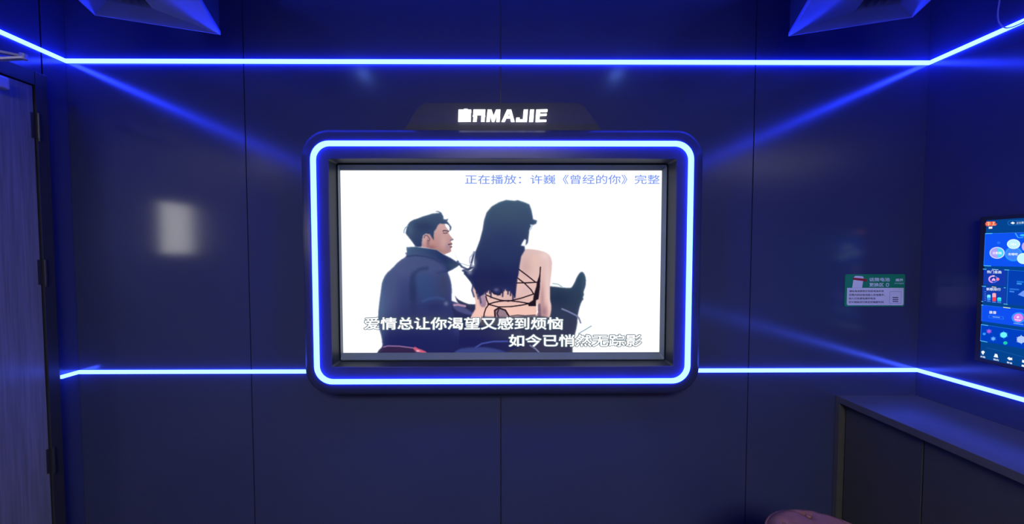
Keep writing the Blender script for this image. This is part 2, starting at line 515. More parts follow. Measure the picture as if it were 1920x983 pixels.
stroke(B([(100, 885), (140, 874), (250, 877), (370, 892), (420, 902)]), 1.0, (150, 110, 160), 1.5)
stroke(B([(405, 900), (430, 915), (470, 928), (500, 942)]), 3.0, (200, 90, 120), 2.5); blob(783, 658, 4, 2, (255, 190, 200), .9)
# collar and neck, face, hair
collar = A([(166, 634), (295, 626), (400, 640), (520, 655), (600, 668), (700, 738), (800, 790), (910, 862), (932, 872), (880, 912), (820, 950), (740, 990), (600, 1010), (300, 800), (178, 760)])
paint(mask(collar, 0.9), (66, 90, 124), (34, 48, 94), 'x', 125, 195)
blob(850, 497, 14, 9, (58, 74, 98), .7)
coat_top = A([(0, 985), (0, 900), (80, 820), (180, 762), (300, 745), (450, 765), (560, 800), (660, 850), (720, 920), (760, 1000)])
paint(mask(smooth_poly(coat_top, 1), 4.0) * cm, (74, 84, 126), (66, 76, 124), 'x', 90, 190)
LAST = cm
stroke(B([(520, 120), (450, 132), (405, 165), (378, 215), (364, 300), (368, 420)]), 2.0, (42, 52, 94), 8)
blob(790, 525, 16, 18, (52, 76, 124), .7); blob(735, 520, 10, 30, (70, 84, 126), .5); blob(822, 600, 30, 8, (66, 72, 92), .5)
stroke(A([(180, 764), (300, 748), (450, 768), (560, 802), (660, 852)]), 1.0, (46, 56, 98), 3.5)
face = A([(600, 300), (640, 290), (712, 300), (725, 340), (752, 376), (770, 396), (764, 430), (792, 472), (832, 520), (826, 536), (796, 545), (800, 560), (820, 576), (808, 592), (800, 604), (816, 626), (800, 646), (802, 692), (782, 706), (702, 738), (600, 672), (530, 656), (384, 630), (384, 540), (394, 480), (440, 445), (500, 450), (560, 420)])
paint(mask(face, 0.7), (206, 166, 166), (172, 128, 128), 'y', 95, 150)
blob(812, 452, 8, 10, (186, 138, 130), .6); blob(832, 455, 8, 14, (214, 176, 170), .5); blob(826, 470, 9, 5, (196, 150, 130), .6); blob(838, 463, 4, 7, (150, 130, 160), .5)
blob(796, 448, 6, 12, (214, 170, 170), .6); blob(802, 455, 3, 7, (120, 84, 92), .6); blob(808, 464, 8, 5, (130, 80, 88), .5); blob(818, 471, 14, 4, (120, 96, 120), .5)
stroke(A([(686, 405), (700, 396), (740, 402), (764, 410)]), 1.1, (88, 70, 86), 1.2)
stroke(A([(690, 432), (715, 436), (745, 430)]), 0.9, (104, 80, 92), 1.0)
stroke(A([(790, 535), (812, 528), (828, 524)]), 1.0, (110, 110, 140), 1.4)
stroke(A([(764, 596), (790, 590), (810, 590)]), 1.1, (90, 60, 84), 1.0); stroke(A([(788, 632), (808, 628)]), 1.2, (110, 84, 110), 1.2)
stroke(A([(420, 500), (430, 465), (465, 470), (500, 520), (490, 545), (470, 540)]), 0.9, (120, 90, 106), 1.4)
hair = A([(296, 626), (250, 560), (190, 482), (154, 436), (166, 380), (188, 312), (214, 276), (262, 246), (330, 224), (400, 196), (470, 176), (530, 156), (600, 150), (640, 148), (612, 132), (566, 126), (610, 118), (660, 140), (690, 196), (694, 236), (728, 240), (764, 228), (742, 262), (772, 300), (806, 346), (798, 388), (772, 408), (784, 360), (762, 320), (730, 300),
          (690, 304), (640, 298), (610, 322), (586, 372), (560, 412), (552, 470), (556, 540), (530, 500), (500, 452), (440, 442), (404, 466), (390, 520), (382, 630)])
paint(mask(hair, 0.8), (60, 80, 112), (44, 58, 96), 'y', 80, 140)
blob(795, 425, 22, 10, (40, 54, 90), .7); blob(768, 430, 8, 14, (76, 100, 128), .6)
stroke(A([(186, 330), (150, 360), (132, 400), (132, 430)]), 0.9, (110, 150, 180), 1.4)
paint(mask(A([(716, 306), (745, 312), (772, 332), (774, 392), (752, 372), (730, 340)]), 0.5), (240, 244, 252))
stroke(A([(860, 730), (880, 790), (920, 850), (980, 920), (1010, 960)]), .5, (190, 220, 230), 1.2)
# woman: arm, back
back = C_([(600, 560), (640, 528), (700, 528), (800, 544), (876, 576), (908, 640), (905, 720), (893, 820), (885, 900), (885, 1030), (896, 1060), (900, 1110), (885, 1190), (860, 1250), (100, 1250), (120, 1180), (175, 1090), (120, 860), (180, 900)])
bm_ = mask(smooth_poly(back, 1), 0.9)
paint(bm_, (212, 184, 184), (238, 192, 180), 'y', 130, 265)
blob(1000, 490, 14, 14, (226, 192, 178), .7); blob(1022, 478, 10, 10, (240, 212, 206), .6); blob(985, 500, 12, 20, (186, 150, 152), .5)
blob(985, 545, 14, 10, (204, 176, 182), .5); blob(960, 560, 30, 8, (196, 162, 166), .5); blob(935, 585, 26, 8, (248, 200, 184), .7)
blob(1026, 530, 4, 40, (226, 200, 200), .8); blob(1016, 560, 5, 30, (170, 130, 138), .7); blob(1020, 585, 8, 14, (150, 112, 126), .8); blob(1030, 570, 3, 18, (236, 206, 208), .7)
paint(mask(D([(668, 470), (690, 460), (700, 600), (660, 600), (664, 560)]), 1), (120, 96, 116))
paint(mask(D([(646, 440), (660, 470), (662, 520), (668, 548), (640, 580), (655, 540)]), .5), (250, 240, 240))
paint(mask(smooth_poly(D([(20, 230), (60, 300), (90, 420), (105, 495), (165, 500), (165, 380), (100, 250)]), 1), 1), (190, 168, 186), (150, 116, 140), 'y', 210, 262)
# straps and bodice
blk = (34, 22, 34)
for s_ in ([(480, 130), (560, 190), (645, 258)], [(468, 215), (540, 270), (600, 330), (622, 368)], [(455, 263), (550, 262), (655, 256)],
           [(165, 380), (230, 408), (300, 430), (380, 440), (500, 412), (625, 370)], [(180, 470), (240, 452), (300, 440), (380, 434), (480, 446), (590, 464)],
           [(160, 392), (170, 430), (190, 472), (280, 496), (400, 493), (500, 480), (600, 460)], [(690, 110), (684, 200), (664, 260)], [(190, 470), (160, 510), (144, 560), (140, 600)]):
    stroke(D(s_), 1.15, blk, 0.9)
paint(mask(D([(690, 160), (655, 258), (652, 290), (625, 380), (618, 430), (568, 462), (576, 488), (646, 488), (648, 432), (672, 420), (686, 300)]), .6), (30, 22, 36))
paint(mask(smooth_poly(D([(245, 600), (246, 520), (290, 508), (350, 530), (386, 590)]), 1), .6), (150, 124, 138))
stroke(D([(250, 600), (246, 530), (285, 505), (350, 528), (388, 592)]), 1.5, blk, 1)
stroke(D([(290, 505), (270, 560), (285, 600)]), 1.3, (60, 40, 56), 1)
stroke(D([(400, 585), (470, 575), (540, 582), (640, 575)]), 1.0, (90, 70, 84), 1.2)
paint(mask(D([(120, 590), (380, 592), (520, 584), (690, 584), (790, 600), (780, 680), (100, 680)]), 1.2), (74, 74, 92))
# woman's hair
for q_ in ([(150, 560), (130, 640), (110, 720), (40, 738)], [(150, 700), (90, 730), (30, 700), (-10, 650)], [(160, 760), (110, 800), (60, 770)], [(180, 850), (140, 880), (130, 930), (150, 990)],
           [(60, 760), (120, 840), (170, 930), (190, 1010)], [(150, 880), (200, 960), (215, 1050)]): stroke(C_(q_), 1.2, (58, 64, 104), 3)
wh = C_([(540, 60), (460, 52), (390, 75), (320, 115), (270, 175), (246, 250), (232, 340), (206, 440), (184, 500), (160, 560), (150, 640), (152, 700), (120, 742), (40, 738), (6, 680), (0, 660), (30, 720), (70, 790), (120, 850), (150, 900), (200, 985), (236, 975), (262, 945), (300, 925), (345, 962), (400, 968), (440, 912), (500, 940), (548, 1000), (556, 860), (580, 780), (592, 680), (606, 600), (642, 540), (640, 500), (604, 496), (624, 456), (640, 432), (656, 440), (648, 496), (672, 468), (682, 380), (690, 330), (704, 300), (720, 296), (752, 284), (762, 252), (722, 240), (718, 210), (706, 150), (686, 95), (640, 75), (575, 54)])
paint(mask(wh, 0.9), (62, 84, 112), (30, 36, 84), 'y', 60, 200)
for k_ in range(26):
    x_ = 175 + 375 * k_ / 25; l_ = 955 + 26 * math.sin(k_ * 2.3) + 18 * math.sin(k_ * 0.9) + (30 if k_ > 22 else 0)
    stroke(C_([(x_ + 12, 830), (x_ + 4, 900), (x_ + 7 * math.sin(k_ * 1.7), l_)]), 1.3, (34, 38, 80), 2.6)
LAST = mask(wh, 0.9)
blob(950, 400, 26, 16, (60, 82, 104), .6); blob(945, 470, 28, 40, (38, 52, 98), .7); blob(935, 520, 26, 22, (28, 34, 82), .7); blob(940, 545, 20, 8, (50, 60, 120), .5)
stroke(C_([(320, 935), (345, 962), (390, 972), (415, 945), (405, 910)]), 1.5, (36, 36, 70), 1.4)
blob(930, 543, 4, 3, (140, 130, 160), .5); blob(886, 492, 6, 10, (190, 190, 210), .6); blob(880, 510, 5, 5, (200, 205, 220), .5)
stroke(C_([(700, 296), (716, 300), (700, 335), (688, 350)]), 1.2, (190, 205, 225), 1.6)
stroke(C_([(0, 660), (60, 680), (100, 690), (150, 700)]), 0.6, (150, 170, 190), 1.0); stroke(C_([(150, 560), (110, 610), (105, 660), (140, 690)]), 1.0, (160, 165, 195), 2)
IMG = np.clip(IMG, 0, 1)
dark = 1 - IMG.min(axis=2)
halo = blur((IMG.min(axis=2) > 0.93).astype(float), 5.0)  # lens bloom: blurred white, painted as a bluish glow over dark edges
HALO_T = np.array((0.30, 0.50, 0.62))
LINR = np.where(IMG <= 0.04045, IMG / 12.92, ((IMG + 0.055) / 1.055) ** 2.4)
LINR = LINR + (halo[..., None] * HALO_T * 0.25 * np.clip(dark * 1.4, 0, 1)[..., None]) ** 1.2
wht = np.clip((IMG.min(axis=2) - 0.88) / 0.12, 0, 1)[..., None]
LINR = LINR * (1 - wht) + SCREEN_WHITE * wht
vx = np.linspace(sx0, sx1, W + 1); vz = np.linspace(sz1, sz0, H + 1)
VX, VZ = np.meshgrid(vx, vz)
co = np.stack([VX, np.full_like(VX, YS + 0.0005), VZ], -1).reshape(-1, 3)
idx = np.arange((H + 1) * (W + 1)).reshape(H + 1, W + 1)
quads = np.stack([idx[1:, :-1], idx[1:, 1:], idx[:-1, 1:], idx[:-1, :-1]], -1).reshape(-1, 4)
me = bpy.data.meshes.new('screen')
me.vertices.add(len(co)); me.vertices.foreach_set('co', co.ravel().astype(np.float32))
me.loops.add(quads.size); me.loops.foreach_set('vertex_index', quads.ravel().astype(np.int32))
me.polygons.add(len(quads)); me.polygons.foreach_set('loop_start', np.arange(0, quads.size, 4, dtype=np.int32))
me.update(calc_edges=True)
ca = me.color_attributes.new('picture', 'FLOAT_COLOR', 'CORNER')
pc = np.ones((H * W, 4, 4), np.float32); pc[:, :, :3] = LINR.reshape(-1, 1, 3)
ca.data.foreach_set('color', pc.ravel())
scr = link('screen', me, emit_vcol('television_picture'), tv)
tag(scr, 'bright white picture of a man and a long-haired woman seen from behind beside a dark horse')


def front_quad(x0, x1, y0, y1, Y): return (onY(x0, y0, Y), onY(x1, y0, Y), onY(x0, y1, Y))


CAPW = emit('caption_white', (1, 1, 1), 1.1); CAPG = emit('caption_outline', lin((92, 112, 126)), 1.0); CAPB = emit('title_blue', lin((112, 146, 236)), 1.0)
for w_ in ((0, 5), (5, 7), (7, 13), (13, 16)):
    text_on('caption', '正在播放：许巍《曾经的你》完整', front_quad(872, 1237, 327.8, 345.6, YS), CAPB, scr, 0.0012, 0.006, 0.006, 4, w_)['label'] = 'pale blue words of the song title line along the top of the picture'
for body, q in (('爱情总让你渴望又感到烦恼', (682.8, 1055.7, 595.0, 618.4)), ('如今已悄然无踪影', (954.0, 1203.0, 627.0, 650.3))):
    text_on('caption_outline', body, front_quad(*q, YS), CAPG, scr, 0.0010, 0.068, 0.022, 12)
    c = text_on('caption', body, front_quad(*q, YS), CAPW, scr, 0.0018, 0.018, 0.022, 6)
    c['label'] = 'white lyric line with thin grey outline'

# ------------------------------------------------------------------ blue light strips on the walls


def wall_strip(name, p0, p1, nrm, label, r=0.0088, depth=0.013):
    p0, p1, nrm = Vector(p0), Vector(p1), Vector(nrm)
    up = Vector((0, 0, 1))
    prof = [(r, 0.0006), (r, depth * 0.75), (r * 0.75, depth), (-r * 0.75, depth), (-r, depth * 0.75), (-r, 0.0006)]
    mb = MB()
    mb.loft([[p + up * a + nrm * b for a, b in prof] for p in (p0, p1)], 0, True, True, True)
    return tag(mb.build(name, STRIP if p0.z > 2 else STRIPL, None, smooth=False), label, 'light strip', 'blue light strips on the walls')


zu = onY(938, 117, YW).z; zl = onY(1500, 694, YW).z
zul, zur = onY(124.3, 115.5, YW).z, onY(1742.2, 119, YW).z
zll, zlr = onY(148.8, 697.3, YW).z, onY(1718.1, 693.4, YW).z
fn = (0, -1, 0)
wall_strip('light_strip', (XL + 0.001, YW, zul), (XR - 0.001, YW, zur), fn, 'long blue light strip running across the front wall above the lit sign')
wall_strip('light_strip', (XL + 0.001, YW, zll), (onY(575.5, 696, YW).x, YW, zll), fn, 'blue light strip low on the front wall to the left of the television surround')
wall_strip('light_strip', (onY(1307, 694, YW).x, YW, zlr), (XR - 0.001, YW, zlr), fn, 'blue light strip low on the front wall to the right of the television surround')
wall_strip('light_strip', (XL, YW - 0.001, zul), (XL, -1.4, zul), (1, 0, 0), 'blue light strip high on the left wall above the door')
fy = onX(112.7, 707, XL).y
wall_strip('light_strip', (XL, YW - 0.001, zll), (XL, fy, zll), (1, 0, 0), 'short stub of blue light strip between the door frame and the left corner')
wall_strip('light_strip', (XR, YW - 0.001, zur), (XR, -1.4, zur), (-1, 0, 0), 'blue light strip high on the right wall behind the hanging cable')
wall_strip('light_strip', (XR, YW - 0.001, zlr), (XR, -1.4, zlr), (-1, 0, 0), 'blue light strip on the right wall just above the sideboard')

# ------------------------------------------------------------------ sideboard along the right wall
top_z = onY(1640, 741, YW).z
fx = onY(1566, 742, YW).x
sd = empty('sideboard', (1.98, 0.4, 0), 'long dark grey low sideboard with flush doors along the right wall', 'sideboard')
TH, EP, YE = 0.034, 0.021, -1.2
m = MB(); m.box(fx, XR - 0.001, YE, YW - 0.001, top_z - TH, top_z)
m.build('worktop', CAB, sd, bevel=0.0015)
m = MB(); m.box(fx, XR - 0.001, YW - 0.001 - EP, YW - 0.0012, 0.0, top_z - TH - 0.0002)
m.build('end_panel', CAB, sd, bevel=0.001)
m = MB(); m.box(fx, XR - 0.001, YE, YE + EP, 0.0, top_z - TH - 0.0002)
m.build('end_panel', CAB, sd, bevel=0.001)
m = MB(); m.box(fx + 0.05, XR - 0.002, YE + EP, YW - 0.002 - EP, 0.07, top_z - TH - 0.0003)
m.build('carcass', CABDOOR, sd)
m = MB(); m.box(fx + 0.07, XR - 0.01, YE + EP, YW - 0.002 - EP, 0.0, 0.0695)
m.build('plinth', CABDOOR, sd)
seam = onX(1731.5, 880, fx + 0.032).y
y1 = YW - 0.004 - EP; wdt = y1 - seam
ya = y1
while ya - wdt > YE + EP - 0.01:
    m = MB(); m.box(fx + 0.030, fx + 0.0495, ya - wdt + 0.0025, ya - 0.0005, 0.075, top_z - TH - 0.003)
    m.build('door', CABDOOR, sd, bevel=0.002); ya -= wdt

# ------------------------------------------------------------------ door in the left wall
DF = 0.028
yo = onX(100.5, 430, XL + DF).y
yi = onX(78, 430, XL + DF).y
zo = onX(88.5, 143, XL + DF).z
zi = onX(62, 158.7, XL + DF).z
dw = 0.95
d1 = bpy.data.objects.new('door_1', None); COL.objects.link(d1); d1.location = (XL, yi - dw / 2, 0); tag(d1, kind='structure')
m = MB(); fw = yo - yi
m.box(XL + 0.0005, XL + DF, yi, yo, 0, zo); m.box(XL + 0.0005, XL + DF, yi - dw - fw, yi - dw, 0, zo); m.box(XL + 0.0005, XL + DF, yi - dw, yi, zi, zo)
m.build('door_frame', DFRAME, d1, bevel=0.002)
wy0, wy1, wz0, wz1 = 1.00, 1.20, 1.50, 1.84      # the lit pane in the leaf
lx0, lx1 = XL + 0.0006, XL + 0.018
m = MB()
m.box(lx0, lx1, yi - dw + 0.004, wy0, 0.006, zi - 0.004); m.box(lx0, lx1, wy1, yi - 0.003, 0.006, zi - 0.004)
m.box(lx0, lx1, wy0, wy1, 0.006, wz0); m.box(lx0, lx1, wy0, wy1, wz1, zi - 0.004)
m.build('door_leaf', DOORWOOD, d1)
m = MB(); m.box(lx0 + 0.002, lx1 - 0.006, wy0, wy1, wz0, wz1)
m.build('pane', emit('lit_corridor_pane', (1.0, 0.98, 0.95), DOOR_PANE), d1)
for hz in (0.42, 1.35, zi - 0.25):
    m = MB()
    m.box(XL + 0.018, XL + 0.0215, yi - 0.012, yi + 0.0, hz, hz + 0.12)
    m.tube([(XL + DF + 0.003, yi + 0.004, hz), (XL + DF + 0.003, yi + 0.004, hz + 0.12)], 0.006, 10)
    m.tube([(XL + DF + 0.003, yi + 0.004, hz - 0.012), (XL + DF + 0.003, yi + 0.004, hz - 0.001)], 0.0045, 10)
    m.build('hinge', DFRAME, d1)
m = MB()
hy = yi - dw + 0.07
m.box(lx1, lx1 + 0.006, hy - 0.025, hy + 0.025, 0.93, 1.13); m.tube([(lx1 + 0.006, hy, 1.04), (lx1 + 0.05, hy, 1.04), (lx1 + 0.055, hy + 0.02, 1.04), (lx1 + 0.055, hy + 0.13, 1.04)], 0.009, 10)
m.build('door_handle', GREYMET, d1)

# door closer across the top of the door
bx = XL + 0.062
bp_ = onX(20.5, 159, bx)
dc = empty('door_closer', (XL + 0.02, bp_.y - 0.2, bp_.z), 'grey hydraulic door closer with a folding arm at the top of the wooden door', 'door closer')
hh = 0.027
m = MB(); m.box(lx1, bx, bp_.y - 0.26, bp_.y, bp_.z - hh, bp_.z + hh)
m.build('body', GREYMET, dc, bevel=0.008, seg=3)
ex = XL + 0.20
el = onX(44, 106.5, ex)
sh = Vector((bx + 0.014, bp_.y - 0.17, bp_.z - 0.005))
ft = Vector((XL + DF + 0.03, el.y - 0.19, el.z - 0.035))


def flat_bar(a, b, w, t):
    a, b = Vector(a), Vector(b); d = (b - a).normalized(); sd_ = d.cross(Vector((0, 0, 1))).normalized(); u = sd_.cross(d)
    mb = MB(); mb.loft([[p + sd_ * (i * w) + u * (j * t) for i, j in ((-1, -1), (1, -1), (1, 1), (-1, 1))] for p in (a, b)], 0, True, True, True)
    return mb


fb = flat_bar(sh, el + Vector((0, 0, -0.006)), 0.011, 0.004); fb.build('arm', GREYMET, dc)
fb = flat_bar(ft, el + Vector((0, 0.012, 0.004)), 0.010, 0.0045); fb.tube([el + Vector((0, 0, -0.012)), el + Vector((0, 0, 0.012))], 0.011, 12); fb.build('forearm', GREYMET, dc)
m = MB(); m.box(XL + DF, XL + DF + 0.045, ft.y - 0.02, ft.y + 0.02, ft.z - 0.02, ft.z + 0.006); m.build('bracket', GREYMET, dc, bevel=0.003)
m = MB(); m.tube([(bx - 0.001, sh.y, sh.z), (bx + 0.022, sh.y, sh.z)], 0.013, 14); m.build('spindle', GREYMET, dc)

# ------------------------------------------------------------------ hanging air-conditioning boxes


def ac_box(A_, B_, D_, Ai, Bi, zb, label):
    a, b, d = [onZ(x, y, zb) for x, y in (A_, B_, D_)]
    t = (d - a).normalized() * 0.52
    quad = [a, b, b + t, a + t]
    cen = sum(quad, Vector()) / 4
    ai, bi_ = onZ(*Ai, zb + 0.06), onZ(*Bi, zb + 0.06); L2 = 0.27
    iq = [ai, bi_, bi_ + t * L2, ai + t * L2]
    root = empty('air_conditioner', (cen.x, cen.y, zb), label, 'air conditioner', 'air conditioners hanging from the ceiling')

    def q(s, z): return [Vector((cen.x + (p.x - cen.x) * s, cen.y + (p.y - cen.y) * s, z)) for p in quad]
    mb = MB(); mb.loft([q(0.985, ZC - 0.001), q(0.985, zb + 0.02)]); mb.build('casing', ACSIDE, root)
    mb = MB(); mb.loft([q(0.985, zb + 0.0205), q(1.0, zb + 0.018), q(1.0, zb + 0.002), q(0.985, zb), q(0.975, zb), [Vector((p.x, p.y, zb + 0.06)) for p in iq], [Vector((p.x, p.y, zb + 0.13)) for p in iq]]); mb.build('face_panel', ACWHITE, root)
    mb = MB(); mb.add([Vector((p.x, p.y, zb + 0.129)) for p in iq], [(0, 1, 2, 3)]); mb.build('grille_back', BLACKPL, root)
    ab = (bi_ - ai); ab.z = 0; n = 5
    for i in range(n):
        f0 = (i + 0.5) / n
        p0 = ai + ab * f0 + t * 0.004; p1 = ai + ab * f0 + t * (L2 - 0.004)
        w = ab.normalized() * 0.010
        mb = MB(); lo = [p0 - w, p1 - w, p1 + w, p0 + w]
        zz = (0.064, 0.064, 0.092, 0.092)
        mb.loft([[Vector((p.x, p.y, zb + z_)) for p, z_ in zip(lo, zz)], [Vector((p.x, p.y, zb + z_ + 0.003)) for p, z_ in zip(lo, zz)]], 0, True, True, True)
        mb.build('louvre_blade', BLADE, root)
    return root


ac_box((414, 66.3), (178, 29.8), (374.0, 0), (285, 15.6), (200, 1.6), 2.545, 'air-conditioning box hanging near the left corner above the door side')
ac_box((1478, 69), (1711, 33.6), (1519, 0), (1604, 20), (1688, 6), 2.545, 'air-conditioning box hanging near the right corner above the touchscreen side')

# ------------------------------------------------------------------ touchscreen on the right wall
XT = XR - 0.034
tl, bl_ = onX(1836.5, 407, XT), onX(1825.5, 676, XT)
tr = onX(1920, 401.5, XT)
ty1 = (tl.y + bl_.y) / 2; tz1, tz0 = tl.z, bl_.z
twd = 0.62; ty0 = ty1 - twd
tp = empty('touchscreen', (XR, (ty0 + ty1) / 2, tz0), 'wall-mounted touchscreen with a blue song menu on the right wall', 'touchscreen')
m = MB(); m.box(XT, XR - 0.0008, ty0, ty1, tz0, tz1); m.build('casing', BLACKPL, tp, bevel=0.004)
bw = 0.018
px_, gy0, gy1, gz0, gz1 = XT - 0.0006, ty0 + bw, ty1 - bw * 1.1, tz0 + bw, tz1 - bw


def T(x, y, k=0):
    p = onX(x, y, XT); return Vector((XT - 0.0008 - 0.0005 * k, p.y, p.z))


def em(rgb, s=1.0): return emit('menu_%d_%d_%d_%d' % (*rgb, int(s * 10)), lin(rgb), s)


m = MB(); poly_on([(px_, gy1, gz0), (px_, gy0, gz0), (px_, gy0, gz1), (px_, gy1, gz1)], m)
tscr = m.build('screen', em((4, 66, 140)), tp)


def ui_poly(name, pts, col, k, s=1.0, mb=None):
    mb = MB(); poly_on([T(x, y, k) for x, y in pts], mb)
    return mb.build(name, em(col, s), tscr)


def ui_line(name, pts, col, k, w=0.0016, s=1.0):
    mb = MB(); P = [T(x, y, k) for x, y in pts]
    for a, b in zip(P[:-1], P[1:]):
        d = (b - a).normalized(); n_ = Vector((0, -d.z, d.y)) * w
        mb.add([a - n_, b - n_, b + n_, a + n_], [(0, 1, 2, 3)])
    return mb.build(name, em(col, s), tscr)


def ell(cx, cy, rx, ry, n=32): return [(cx + rx * math.cos(2 * math.pi * i / n), cy + ry * math.sin(2 * math.pi * i / n)) for i in range(n)]


def ring_ui(name, cx, cy, r0, r1, ry, col, k, a0=0, a1=360, s=1.0):
    mb = MB(); n = 40; vs = []; fs = []
    for i in range(n + 1):
        a = math.radians(a0 + (a1 - a0) * i / n)
        vs += [T(cx + r0 * math.cos(a), cy + r0 * ry * math.sin(a), k), T(cx + r1 * math.cos(a), cy + r1 * ry * math.sin(a), k)]
    for i in range(n): fs.append((2 * i, 2 * i + 1, 2 * i + 3, 2 * i + 2))
    mb.add(vs, fs); return mb.build(name, em(col, s), tscr)


def T1(x, y): return (1820 + x / 9.83, 395 + y / 9.83)
def T2(x, y): return (1820 + x / 9.83, 490 + y / 9.83)
def T3(x, y): return (1820 + x / 8.19, 590 + y / 8.19)


def ext(p, q, X=1948):          # carries a traced edge on past the frame along the menu
    return (X, q[1] + (q[1] - p[1]) / (q[0] - p[0]) * (X - q[0]))


def panel(tl_, tr_, bl2, br_, col):
    o = ui_poly('menu_panel', [bl2, ext(bl2, br_), ext(tl_, tr_), tl_], col, 1)
    ui_line('panel_edge', [bl2, tl_, ext(tl_, tr_)], (40, 120, 235), 2, 0.0007)
    return o


panel(T1(278, 425), T1(983, 403), T1(248, 1020), T2(983, 105), (14, 82, 238))
ui_poly('menu_panel', [T2(235, 430), T2(655, 462), T2(668, 160), T2(245, 145)], (18, 56, 170), 1)
ui_poly('menu_panel', [T2(215, 742), T2(645, 788), T2(655, 490), T2(225, 462)], (18, 60, 172), 1)
panel(T2(700, 165), T2(983, 182), T2(672, 790), T2(983, 822), (4, 62, 176))
panel(T2(212, 808), T2(983, 888), T3(172, 102), T3(819, 195), (14, 78, 236))
panel(T3(168, 152), T3(819, 250), T3(155, 405), T3(819, 525), (0, 62, 190))
for pr in ([T1(278, 425), T1(410, 421)], [T2(250, 82), T2(385, 88)], [T2(235, 145), T2(300, 148)], [T2(630, 160), T2(715, 163)], [T2(215, 460), T2(290, 466)], [T2(620, 488), T2(655, 491)],
           [T2(205, 742), T2(240, 746)], [T2(615, 788), T2(690, 796)], [T3(168, 154), T3(275, 170)], [T3(155, 402), T3(265, 424)], [T2(205, 806), T2(240, 810)]):
    ui_line('panel_corner', pr, (90, 205, 250), 3, 0.0014)
ui_line('panel_corner', [T2(400, 150), T2(520, 160)], (170, 220, 255), 3, 0.0014); ui_line('panel_corner', [T2(400, 474), T2(480, 482)], (240, 225, 160), 3, 0.0014)
ui_line('panel_corner', [T2(610, 850), T2(740, 866)], (220, 240, 190), 3, 0.0016)
# logo blocks and status bar
logo = ui_poly('logo', [T1(275, 235), T1(300, 205), T1(460, 200), T1(470, 245), T1(495, 240), T1(475, 278), T1(300, 288), T1(278, 270)], (236, 84, 60), 2)
for pr in ([T1(300, 225), T1(380, 222)], [T1(340, 205), T1(340, 285)], [T1(300, 255), T1(385, 250)], [T1(410, 225), T1(455, 222)], [T1(430, 205), T1(432, 270)], [T1(400, 268), T1(470, 262)]):
    ui_line('logo_stroke', pr, (255, 190, 150), 3, 0.0014)
ui_line('lettering', [T1(342, 318), T1(408, 314)], (235, 235, 255), 3, 0.0045)
ui_line('status_outline', [T1(720, 268), T1(695, 245), T1(695, 215), T1(720, 190), T1(983, 180)], (30, 110, 190), 2, 0.0010)
ui_line('status_outline', [T1(720, 268), T1(983, 258)], (30, 110, 190), 2, 0.0010)
ui_poly('icon', [T1(742, 232), T1(790, 252), T1(828, 230), T1(785, 205)], (240, 250, 255), 3)


def ui_text(body, x0, y0, x1, y1, dy, col, k=4, off=0.01):
    """text whose baseline drops dy pixels from left to right"""
    c = (T(x0, y0, k), T(x1, y0 + dy, k), T(x0, y1, k))
    return text_on('lettering', body, c, em(col), tscr, 0.0, off * 1.5, off, 4)


ui_text('正在播放', *T1(855, 208), 1925.5, T1(0, 250)[1], -1.2, (190, 215, 245))
# planets
def disc(cx, cy, rx, ry, rim, fill, k, name='menu_bubble'):
    ui_poly(name, ell(cx, cy, rx, ry)[::-1], rim, k)
    ui_poly(name, ell(cx, cy, rx * 0.88, ry * 0.88)[::-1], fill, k + 1)


for R_, c_ in ((17.6, (20, 130, 250)), (16.6, (14, 90, 240)), (15.6, (60, 190, 255))): ui_poly('menu_bubble', ell(*T1(800, 800), R_, R_ * 0.82)[::-1], c_, 2 + 0.3 * (18 - R_))
ui_poly('menu_bubble', ell(*T1(800, 800), 14.6, 12)[::-1], (62, 130, 252), 3.4)
disc(*T1(498, 780), 14.2, 11, (220, 225, 255), (150, 170, 250), 3.6)
ui_poly('menu_bubble', [T1(498 + 140 * .86 * math.cos(a), 780 + 108 * .86 * math.sin(a)) for a in [math.radians(t) for t in range(-80, 81, 8)]][::-1], (70, 215, 252), 4.8)
ui_poly('menu_bubble', [T1(498 + 140 * .86 * math.cos(a), 780 + 108 * .86 * math.sin(a)) for a in [math.radians(t) for t in range(100, 261, 8)]][::-1], (178, 160, 245), 4.8)
disc(*T1(803, 618), 12.4, 9.1, (235, 255, 255), (190, 238, 250), 4)
disc(*T1(985, 885), 12.0, 10.2, (225, 250, 252), (196, 242, 250), 4)
disc(*T1(1010, 665), 6.0, 8.0, (200, 170, 250), (190, 170, 250), 3)
ui_text('云影院', *T1(420, 758), *T1(588, 805), 0.3, (255, 255, 255), 6)
ui_text('去唱吧', *T1(705, 780), *T1(880, 826), 0.3, (235, 250, 255), 5)
ui_text('点歌台', *T1(745, 600), *T1(862, 642), 0.2, (250, 255, 255), 6)
ui_poly('menu_bubble', ell(*T1(525, 593), 3.2, 2.5)[::-1], (34, 110, 245), 3)
ui_line('panel_corner', [T1(832, 415), T1(885, 500), T1(983, 498)], (60, 165, 255), 3, 0.0016); ui_poly('icon', ell(*T1(975, 455), 6, 2)[::-1], (50, 190, 255), 3)
